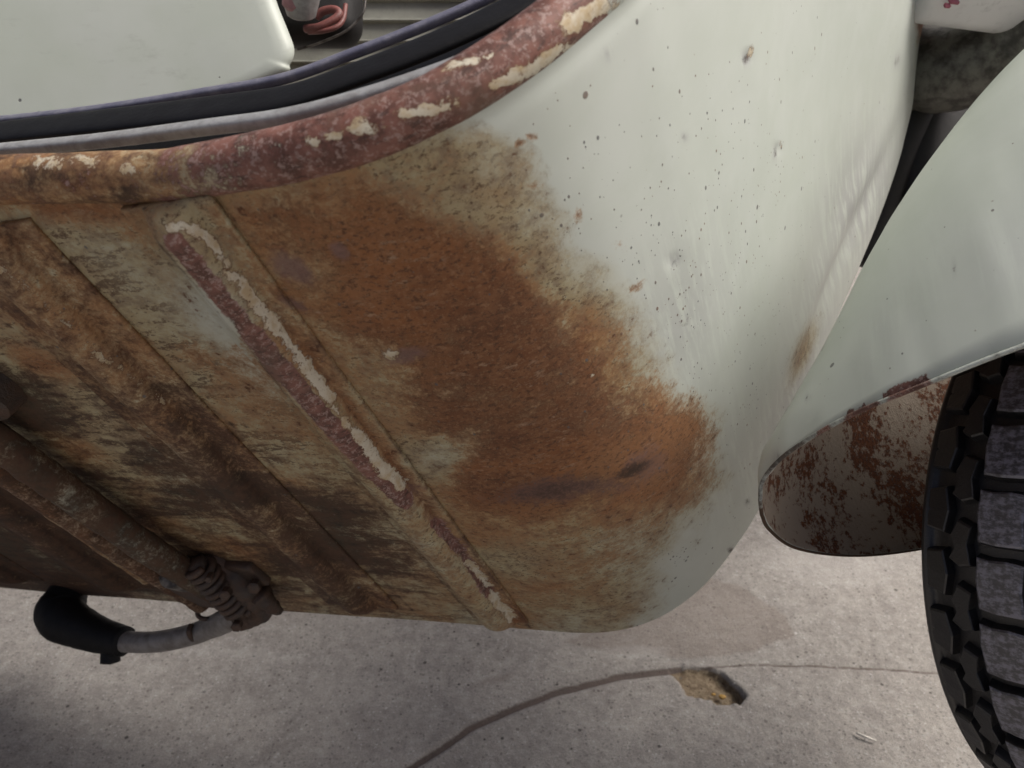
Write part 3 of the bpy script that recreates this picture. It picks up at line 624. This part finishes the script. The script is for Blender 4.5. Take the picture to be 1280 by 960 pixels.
# ---- rear body seen over the edge of the footboard
def cam_axes(yaw=0, tilt=0):
    cy, sy = math.cos(math.radians(yaw)), math.sin(math.radians(yaw)); ct, st = math.cos(math.radians(tilt)), math.sin(math.radians(tilt))
    X = np.array([cy, 0, sy]); Z = np.array([-sy*ct, st, cy*ct]); Y = np.cross(Z, X)
    return [tuple(dirw(v)) for v in (X, Y, Z)]
AO = smooth_path([(a_, b_, 0) for a_, b_ in [(-240, -220), (60, -225), (290, -200), (322, -70), (345, 0), (360, 38), (368, 62), (363, 80), (345, 98), (200, 150), (0, 190), (-240, 215)]], 120)[:, :2]
cen = np.array([60., -20.]); lev = [(.90, -.0075), (.94, -.0070), (.965, -.0055), (.985, -.0030), (.997, .0005), (1.0, .005), (.995, .012), (.97, .020)]
rows = np.array([[at(*(cen+(p-cen)*f_), .655+dz) for p in AO] for f_, dz in lev])
sharp(sweep('rear_body_apron', rows, M_PAINT, scooter), 60)
def gnarl(o, amt, sc, seed):
    n = len(o.data.vertices); co = np.empty(n*3); o.data.vertices.foreach_get('co', co); co = co.reshape(-1, 3)
    co += amt*np.stack([fbm(co[:, 0]*sc, co[:, 2]*sc+co[:, 1]*sc, 3, seed+i) for i in range(3)], -1); o.data.vertices.foreach_set('co', co.ravel()); o.data.update()
# slatted tray behind
tray = rounded_block('inner_tray', at(560, -20, .92), cam_axes(0, 0), (.24, .17, .006), .003, M_TRAY, scooter, 2)
for i in range(5):
    q = at(560, 62-i*24-10, .908)
    rounded_block('tray_rib', at(575, 78-i*26, .911), cam_axes(0, 0), (.22, .0012, .0035), .0008, M_TRAY, tray, 2)
# switch housing with its terminal cup and red leads
hc = at(398, -6, .74); axh = cam_axes(0, 0)
def disc_block(name, c, n_axis, r_rows, mat, parent, k=40, squash=1.0, axx=None):
    """lathe: r_rows = [(offset along axis, radius)]"""
    N = np.asarray(n_axis, float); N /= np.linalg.norm(N); A = np.cross(N, [0.1, .2, 1]); A /= np.linalg.norm(A); B = np.cross(N, A)
    th = np.linspace(0, 2*np.pi, k, endpoint=False)
    rows = np.array([[np.asarray(c)+N*z+r*(A*math.cos(t)+B*math.sin(t)*squash) for t in th] for z, r in r_rows])
    return sharp(sweep(name, rows, mat, parent), 40)
house = rounded_block('switch_housing', at(395, -4, .74), cam_axes(0, 0), (.043, .046, .02), .019, M_BLACK, scooter, 6)
cu = dirw(np.array([.12, -.75, -.65]))
disc_block('terminal_cup', at(377, 22, .705), cu, [(0, .0095), (.002, .0125), (.016, .0165), (.026, .018), (.026, .0165), (.012, .0145)], M_ALU, house)
disc_block('pink_plug', at(365, 6, .690), cu, [(-.004, .005), (.0, .0085), (.008, .008), (.011, .004)], M_PINK, house, 20)
tube('red_lead', [at(382, 36, .706), at(398, 34, .70), at(415, 26, .70), at(424, 18, .702), at(418, 12, .704), at(404, 14, .706), at(395, 22, .708)], .0036, M_RED, house, 40, 12)
tube('red_lead', [at(386, 40, .706), at(402, 39, .70), at(420, 34, .70), at(429, 24, .704), at(432, 6, .71)], .0022, M_RED, house, 40, 10)
tube('rim_wire', [at(457, -30, .72), at(456, 8, .72), at(448, 24, .722), at(430, 40, .724), at(398, 54, .73), at(372, 62, .735)], .0011, M_STEEL, house, 40, 8)

M_LEG = simple('scraped_grey_tube', (.27, .255, .24), .45, .1, .4, 70, .0006, (.17, .15, .135))
# ---- centre stand under the floor
stand = bpy.data.objects.new('centre_stand', None); COL.objects.link(stand); stand.parent = scooter
def bpt(a, b, h): return body(a, b, h)
def weartube(o, rust=.6, dark=.5, ochre=.4, lilac=.25):
    X, Y, W = wear(o, None)
    for k_ in W: W[k_] = W[k_]*0
    n = fbm(X/30, Y/30, 3, 5)
    W['rust'] += rust; W['dark'] += dark+n*.5; W['ochre'] += ochre; W['lilac'] += lilac
    store(o, body_flow(o), W)
t1 = tube('pivot_tube', [bpt(-.262, .075, -.018), bpt(-.262, .20, -.018), bpt(-.258, .33, -.018), bpt(-.250, .425, -.014)], .0120, M_AGED, stand, 110, 20, .0022, 3); weartube(t1, .45, .78, .5, .1)
t2 = tube('cross_tube', [bpt(-.305, .06, -.013), bpt(-.305, .20, -.013), bpt(-.300, .33, -.014), bpt(-.292, .425, -.014)], .0115, M_AGED, stand, 110, 20, .0018, 8); weartube(t2, .7, .62, .4, .1)
t3 = tube('weld_bar', [bpt(-.335, .10, -.006), bpt(-.34, .25, -.006), bpt(-.345, .40, -.006)], .006, M_AGED, stand, 80, 12, .0016, 12); weartube(t3, .4, .4, .8, .1)
# near hinge bracket
b1 = disc_block('hinge_bracket', bpt(-.245, .112, -.012), -Uw, [(-.012, .030), (.004, .028), (.010, .020), (.013, .012)], M_DARK, stand, 30, .8); gnarl(b1, .006, 60, 4)
disc_block('hinge_bolt', bpt(-.242, .100, -.026), -Uw, [(0, .009), (.005, .009), (.007, .006)], M_STEEL, b1, 6)
# far hinge: bracket, collar, spring
b2 = rounded_block('hinge_bracket', bpt(-.262, .392, -.012), (tuple(Lw), tuple(Tw), tuple(Uw)), (.036, .030, .012), .008, M_DARK, stand, 4); gnarl(b2, .004, 50, 14)
b3 = disc_block('hinge_collar', at(214, 712, .690), Tw+.2*Uw, [(0, .010), (.003, .0155), (.020, .0155), (.024, .011)], M_STEEL, stand, 24); gnarl(b3, .002, 120, 24)
def spiral(name, p0, p1, r, wr, turns, mat, parent):
    p0, p1 = np.array(p0), np.array(p1); D = p1-p0; L2 = np.linalg.norm(D); D /= L2; A = np.cross(D, [0, .3, 1]); A /= np.linalg.norm(A); B = np.cross(D, A)
    t = np.linspace(0, 1, turns*18); P = p0+D*(t*L2)[:, None]+r*(A*np.cos(t*turns*2*np.pi)[:, None]+B*np.sin(t*turns*2*np.pi)[:, None])
    return tube(name, P, wr, mat, parent, len(P), 8, smooth_p=False)
spiral('stand_spring', at(247, 706, .672), at(301, 764, .705), .0105, .0033, 9, M_DARK, stand)
tube('pivot_pin', [at(243, 702, .674), at(303, 766, .707)], .0088, M_DARK, stand, 12, 14)
for bx, by, bz, br_ in [(282, 742, .672, .0050), (318, 733, .678, .0058), (296, 782, .70, .0048), (262, 722, .664, .0036)]:
    q = disc_block('clamp_bolt', at(bx, by, bz), dirw(np.array([.15*random.random(), .35, -1.])), [(-.004, br_), (.0, br_), (.003, br_), (.0042, br_*.7)], M_DARK, stand, 6)
pl_ = rounded_block('clamp_plate', at(296, 715, .695), (tuple(Lw), tuple(Tw), tuple(Uw)), (.026, .017, .0045), .003, M_DARK, stand, 3); gnarl(pl_, .003, 60, 19)
cr_ = tube('torn_weld_lip', [at(322, 742, .70), at(338, 758, .71), at(352, 764, .72)], [.010, .0075, .003], M_DARK, stand, 24, 12, .004, 16)
kn = tube('stand_knuckle', [at(262, 694, .690), at(300, 730, .70), at(324, 756, .715), at(302, 776, .725)], [.012, .0165, .014, .010], M_DARK, stand, 50, 20, .005, 6); 
leg = tube('stand_leg', [at(322, 752, .725), at(292, 771, .74), at(262, 785, .775), at(225, 797, .79), at(185, 803, .805), at(140, 800, .82), at(112, 792, .83)], [.0115, .0115, .011, .0105, .0105, .0105, .0105], M_LEG, stand, 60, 18, .0012, 5)
tube('wire_clip', [at(262, 774, .762), at(250, 772, .762), at(247, 764, .764), at(257, 757, .766), at(274, 753, .768)], .0022, M_DARK, leg, 30, 8)
tube('clip_loop', [at(239, 781, .775), at(236, 790, .77), at(241, 799, .775), at(249, 797, .785)], .0027, M_DARK, leg, 24, 8)
ft = tube('rubber_foot', [at(156, 802, .815), at(128, 795, .825), at(102, 785, .835), at(82, 775, .845), at(76, 764, .855), at(82, 748, .865), at(90, 728, .875)], [.0150, .0175, .0205, .0245, .0255, .0215, .0175], M_RUB, stand, 60, 22, .002, 2)
tube('foot_peg', [at(137, 797, .826), at(138, 812, .824), at(138, 828, .822)], [.011, .0095, .0095], M_RUB, ft, 16, 16, .001, 2)

# ---- front fork area behind the fender
rounded_block('horn_casting', at(1222, -66, .80), cam_axes(14, 24), (.078, .070, .05), .020, M_WHITE, scooter, 6)
sm_ = at(1190, 4, .742)
for dx, dy, rx in [(0, 0, .010), (8, -8, .007), (-8, 6, .006)]:
    rounded_block('red_smear', at(1192+dx, 1+dy, .7665), cam_axes(14, 24), (rx*.5, rx*.35, .0015), .0004, M_SMEAR, scooter, 1)
rounded_block('dark_gap_panel', at(1240, 130, 1.02), cam_axes(20, 0), (.17, .17, .05), .03, M_BLACK, scooter, 4)  # black panel added behind the fork, its colour standing for the dark cavity
fk = tube('fork_shroud', [at(1120, 70, .93), at(1170, 88, .90), at(1230, 74, .87), at(1320, 36, .82)], [.040, .046, .046, .046], M_FORK, scooter, 50, 30, .003, 9)
tube('fork_leg', [at(1155, 90, .94), at(1128, 180, .95), at(1100, 270, .965), at(1080, 330, .97)], [.030, .024, .02], M_BLACK, scooter, 30, 20)

# ---- front fender
FREV = True
ST = [((950, 628, .474), (948.5, 622, .48), (951, 640, .484)),
      ((954, 600, .468), (950, 592, .492), (962, 662, .500)),
      ((985, 566, .448), (972, 560, .515), (996, 685, .525)),
      ((1060, 521, .418), (1030, 466, .545), (1060, 694, .552)),
      ((1160, 479, .388), (1086, 352, .570), (1130, 689, .575)),
      ((1280, 432, .364), (1166, 235, .590), (1215, 672, .600)),
      ((1420, 390, .350), (1272, 122, .605), (1330, 640, .625)),
      ((1600, 350, .345), (1420, 20, .620), (1480, 580, .650)),
      ((1800, 320, .345), (1580, -80, .640), (1640, 500, .68))]
n = 150
N3 = smooth_path([ray(*s[0][:2])*s[0][2] for s in ST], n); A3 = smooth_path([ray(*s[1][:2])*s[1][2] for s in ST], n); F3 = smooth_path([ray(*s[2][:2])*s[2][2] for s in ST], n)
v = np.linspace(0, np.pi, 72); cv, sv = np.cos(v), np.sin(v)
cvv = np.sign(cv)*np.abs(cv)**.92; svv = sv**.88
c_ = (N3+F3)/2; e1 = (N3-F3)/2; e2 = A3-c_
FG = c_[:, None]+e1[:, None]*cvv[None, :, None]+e2[:, None]*svv[None, :, None]
FG = to_world(FG)
FG += (sheet_normals(FG)*(.0012*fbm(np.arange(n)[:, None]*.12+0*v, np.arange(72)[None]*.1+0*FG[..., 0], 2, 14))[..., None])
fender = shell('front_fender', FG, .0016, [M_AGED, M_INSIDE], scooter, 1, None, FREV)
X, Y, W = wear(fender, None)
for k_ in W: W[k_] = W[k_]*0
n1 = fbm(X/9, Y/9, 3, 33)
W['speck'] += .12; W['scuff'] += .18*blob(X, Y, 1250, 330, 90, 60, 0)+.16*blob(X, Y, 1100, 430, 90, 30, -60)
for q in [(1190, 331, 6, 4, 0, .8), (1186, 347, 4, 4, 0, .7), (1010, 497, 4, 4, 0, .6), (972, 572, 6, 12, 10, .55), (1035, 400, 5, 14, 30, .8), (1022, 437, 5, 16, 30, .8), (993, 563, 3, 8, 0, .6)]:
    W['dark'] = np.maximum(W['dark'], q[5]*blob(X, Y, *q[:5])); W['scuff'] = np.maximum(W['scuff'], q[5]*blob(X, Y, *q[:5]))
W['dark'] = np.maximum(W['dark'], .5*line(X, Y+n1*8, [(958, 600), (985, 572), (1040, 540)], 3, 8))
W['primer'] = np.maximum(1.35*line(X+n1*10, Y+n1*12, [(1112, 499), (1156, 482)], 9, 8), 1.3*line(X, Y+n1*10, [(1062, 523), (1098, 508)], 3.5, 5))
W['chip'] = W['primer']*0
store(fender, body_flow(fender), W)
# rolled lip round the opening, rust showing where it is knocked
ne = to_world(N3); fe = to_world(F3)
P = np.vstack([fe[::-1], ne[1:]]); P = smooth_path(P[::3], 420)
lip = tube('fender_lip', P, .0012, M_AGED, fender, 420, 10, smooth_p=False)
X, Y, W = wear(lip, None)
for k_ in W: W[k_] = W[k_]*0
n1 = fbm(X/12, Y/12, 3, 3); farside = np.arange(len(X)) < 210*10
W['primer'] = 1.3*np.maximum(blob(X, Y, 1138, 490, 30, 30), np.maximum(.9*blob(X, Y, 1080, 516, 26, 30), .5*blob(X, Y, 1030, 540, 16, 20)))*(~farside)
W['dark'] = .45+.4*blob(X, Y, 975, 580, 40, 40)+.45*farside; W['rust'] = .5*farside; W['ochre'] = .6*farside
store(lip, body_flow(lip), W)
# knocked flake of bare metal above the lip
def flake(x0, y0, pts, parent):
    pass

# ---- front wheel: carcass, rim, hub and one object per tread block
TH = math.radians(62)
ax_c = np.array([-math.cos(TH), 0, math.sin(TH)]); u_c = np.array([-math.sin(TH), 0, -math.cos(TH)]); v_c = np.array([0, 1., 0])
RS = .205; Qn = ray(1159, 690)*.47; CL = Qn-RS*u_c; CC = CL-ax_c*.046
AXw, UXw, VXw, CW = dirw(ax_c), dirw(u_c), dirw(v_c), to_world(CC)
wheel = bpy.data.objects.new('front_wheel', None); COL.objects.link(wheel); wheel.parent = scooter
def crown(s): return .2125-.0085*(abs(s)/.046)**2.2          # tread radius across the width
def wp(phi, s, r): return CW+AXw*s+(UXw*math.cos(phi)+VXw*math.sin(phi))*r
prs = [(-.030, .130), (-.046, .150), (-.056, .172), (-.0560, .190), (-.0535, .1995), (-.0500, crown(.05)-.0005), (-.0475, crown(.0475)-.0045)]+[(s, crown(s)-.0062) for s in np.linspace(-.0455, .0455, 15)]+[(.0475, crown(.0475)-.0045), (.0500, crown(.05)-.0005), (.0535, .1995), (.0560, .190), (.056, .172), (.046, .150), (.030, .130)]
NS = 160
rows = np.array([[wp(2*np.pi*i/NS, s, r) for s, r in prs] for i in range(NS+1)])
tyre = sweep('tyre', rows, M_TYRE, wheel, closed=True, capped=False)
prr = [(-.032, .131), (-.030, .118), (-.015, .108), (.015, .108), (.030, .118), (.032, .131), (.03, .126), (.014, .104), (-.014, .104), (-.03, .126)]
sweep('rim', np.array([[wp(2*np.pi*i/80, s, r) for s, r in prr] for i in range(81)]), M_PAINT, wheel, True, False)
disc_block('hub', CW-AXw*.03, AXw, [(0, .06), (.005, .104), (.055, .104), (.06, .06)], M_STEEL, wheel, 40)
def block(poly2, r_top, r_bot, mat_side, mat_top, name='tread_block', taper=.9):
    """poly2: outline [(s, t metres along the tread)] about phi = 0 ; returns mesh data in wheel frame"""
    cs = np.mean([p[0] for p in poly2]); ct = np.mean([p[1] for p in poly2]); m = len(poly2); V = []
    for lvl in range(4):
        f = [1.08, 1.0, .965, .88][lvl]
        for s, t in poly2:
            s2 = cs+(s-cs)*f; t2 = ct+(t-ct)*f; base = crown(s2)
            r = base-[.0066, .0020, .0007, 0][lvl]
            V.append((s2, t2, r))
    F = []
    for lv in range(3):
        for j in range(m): F.append((lv*m+j, lv*m+(j+1) % m, (lv+1)*m+(j+1) % m, (lv+1)*m+j))
    F.append(tuple(3*m+j for j in range(m)))
    return V, F, m
def place_blocks():
    per = 36; dphi = 2*np.pi/per; R0 = .2125; pitch = R0*dphi
    shapes = []
    g = pitch
    # centre block, intermediate zigzag, shoulder lug, each side ; t centred in one pitch
    shapes.append(('tread_block', [(-.0130, -.40*g), (-.004, -.42*g), (.006, -.39*g), (.0130, -.41*g), (.0138, -.05*g), (.0125, .39*g), (.003, .41*g), (-.0130, .39*g), (-.0118, .02*g)], 0.0, True))
    for sd_ in (1, -1):
        shapes.append(('tread_block', [(sd_*.0160, -.34*g), (sd_*.0250, -.42*g), (sd_*.0300, -.16*g), (sd_*.0265, .04*g), (sd_*.0305, .22*g), (sd_*.0235, .32*g), (sd_*.0160, .26*g), (sd_*.0185, -.05*g)], .5*g, False))
        shapes.append(('shoulder_lug', [(sd_*.0345, -.40*g), (sd_*.0480, -.34*g), (sd_*.0480, -.04*g), (sd_*.0455, .0), (sd_*.0480, .05*g), (sd_*.0480, .30*g), (sd_*.0340, .34*g), (sd_*.0310, -.02*g)], 0.0, False))
    M3 = np.array([AXw, VXw, UXw]).T
    from mathutils import Matrix
    for name, pl, toff, sheen in shapes:
        if name == 'shoulder_lug':
            V, F, m = block(pl, 0, 0, None, None)
        else: V, F, m = block(pl, 0, 0, None, None)
        # mesh data expressed in wheel axes: x = axis, y = tangent, z = radial about the hub centre
        me = bpy.data.meshes.new(name); vv = []
        for s, t, r in V:
            a = (t+toff)/R0; vv.append((s, math.sin(a)*r, math.cos(a)*r))
        me.from_pydata(vv, [], F); me.update()
        import bmesh
        bm = bmesh.new(); bm.from_mesh(me); bmesh.ops.recalc_face_normals(bm, faces=bm.faces); bm.to_mesh(me); bm.free()
        me.materials.append(M_TYRE); me.materials.append(M_SHEEN)
        if sheen:
            me.polygons.foreach_set('material_index', [0]*(len(F)-len(pl)-1)+[1]*(len(pl)+1))
        for i in range(per):
            phi = i*dphi+.05
            if math.cos(phi) < .35: continue                       # hidden up inside the fender
            o = bpy.data.objects.new(name, me); COL.objects.link(o); o.parent = tyre
            rad = UXw*math.cos(phi)+VXw*math.sin(phi); tan = -UXw*math.sin(phi)+VXw*math.cos(phi)
            jit = 1+rng.normal()*.0012
            o.matrix_world = Matrix(((AXw[0], tan[0], rad[0], CW[0]), (AXw[1], tan[1], rad[1], CW[1]), (AXw[2], tan[2], rad[2]*jit, CW[2]), (0, 0, 0, 1)))
place_blocks()

# ================================================================== small things lying on the ground
def ground_at(x, y, z=0.0):
    r = dirw(ray(x, y)); k = (z-CAMH)/r[2]; return np.array([r[0]*k, r[1]*k, z])
g0 = ground_at(1083, 922, .0035)
M_STRAW = simple('pale_straw', (.72, .68, .60), .6, 0, .2, 80, .0002)
st = tube('straw_scrap', [g0+np.array([-.0085, .006, 0]), g0+np.array([-.002, .001, .001]), g0+np.array([.009, -.004, .0])], [.0011, .0015, .0010], M_STRAW, None, 14, 8, .0006, 2)
st['label'] = 'tiny pale scrap of straw lying on the concrete left of the tyre'; st['category'] = 'straw'
M_OCH = simple('ochre_crumb', (.42, .25, .06), .7, 0, .3, 80, .0004)
import bmesh
def crumb(x, y, r, z, label):
    bm = bmesh.new(); bmesh.ops.create_icosphere(bm, subdivisions=2, radius=r)
    for vv in bm.verts: vv.co = Vector((vv.co.x*1.3, vv.co.y, vv.co.z*.6))*(1+.3*(random.random()-.5))
    me = bpy.data.meshes.new('crumb'); bm.to_mesh(me); bm.free()
    o = link('crumb', me, M_OCH, None, False); o.location = ground_at(x, y, z); o['label'] = label; o['category'] = 'crumb'
    return o
crumb(903, 871, .0032, -.006, 'larger yellow-brown crumb of dirt near the right end of the pothole')
crumb(892, 868, .0020, -.006, 'smaller yellow-brown crumb of dirt in the pothole, left of the larger one')
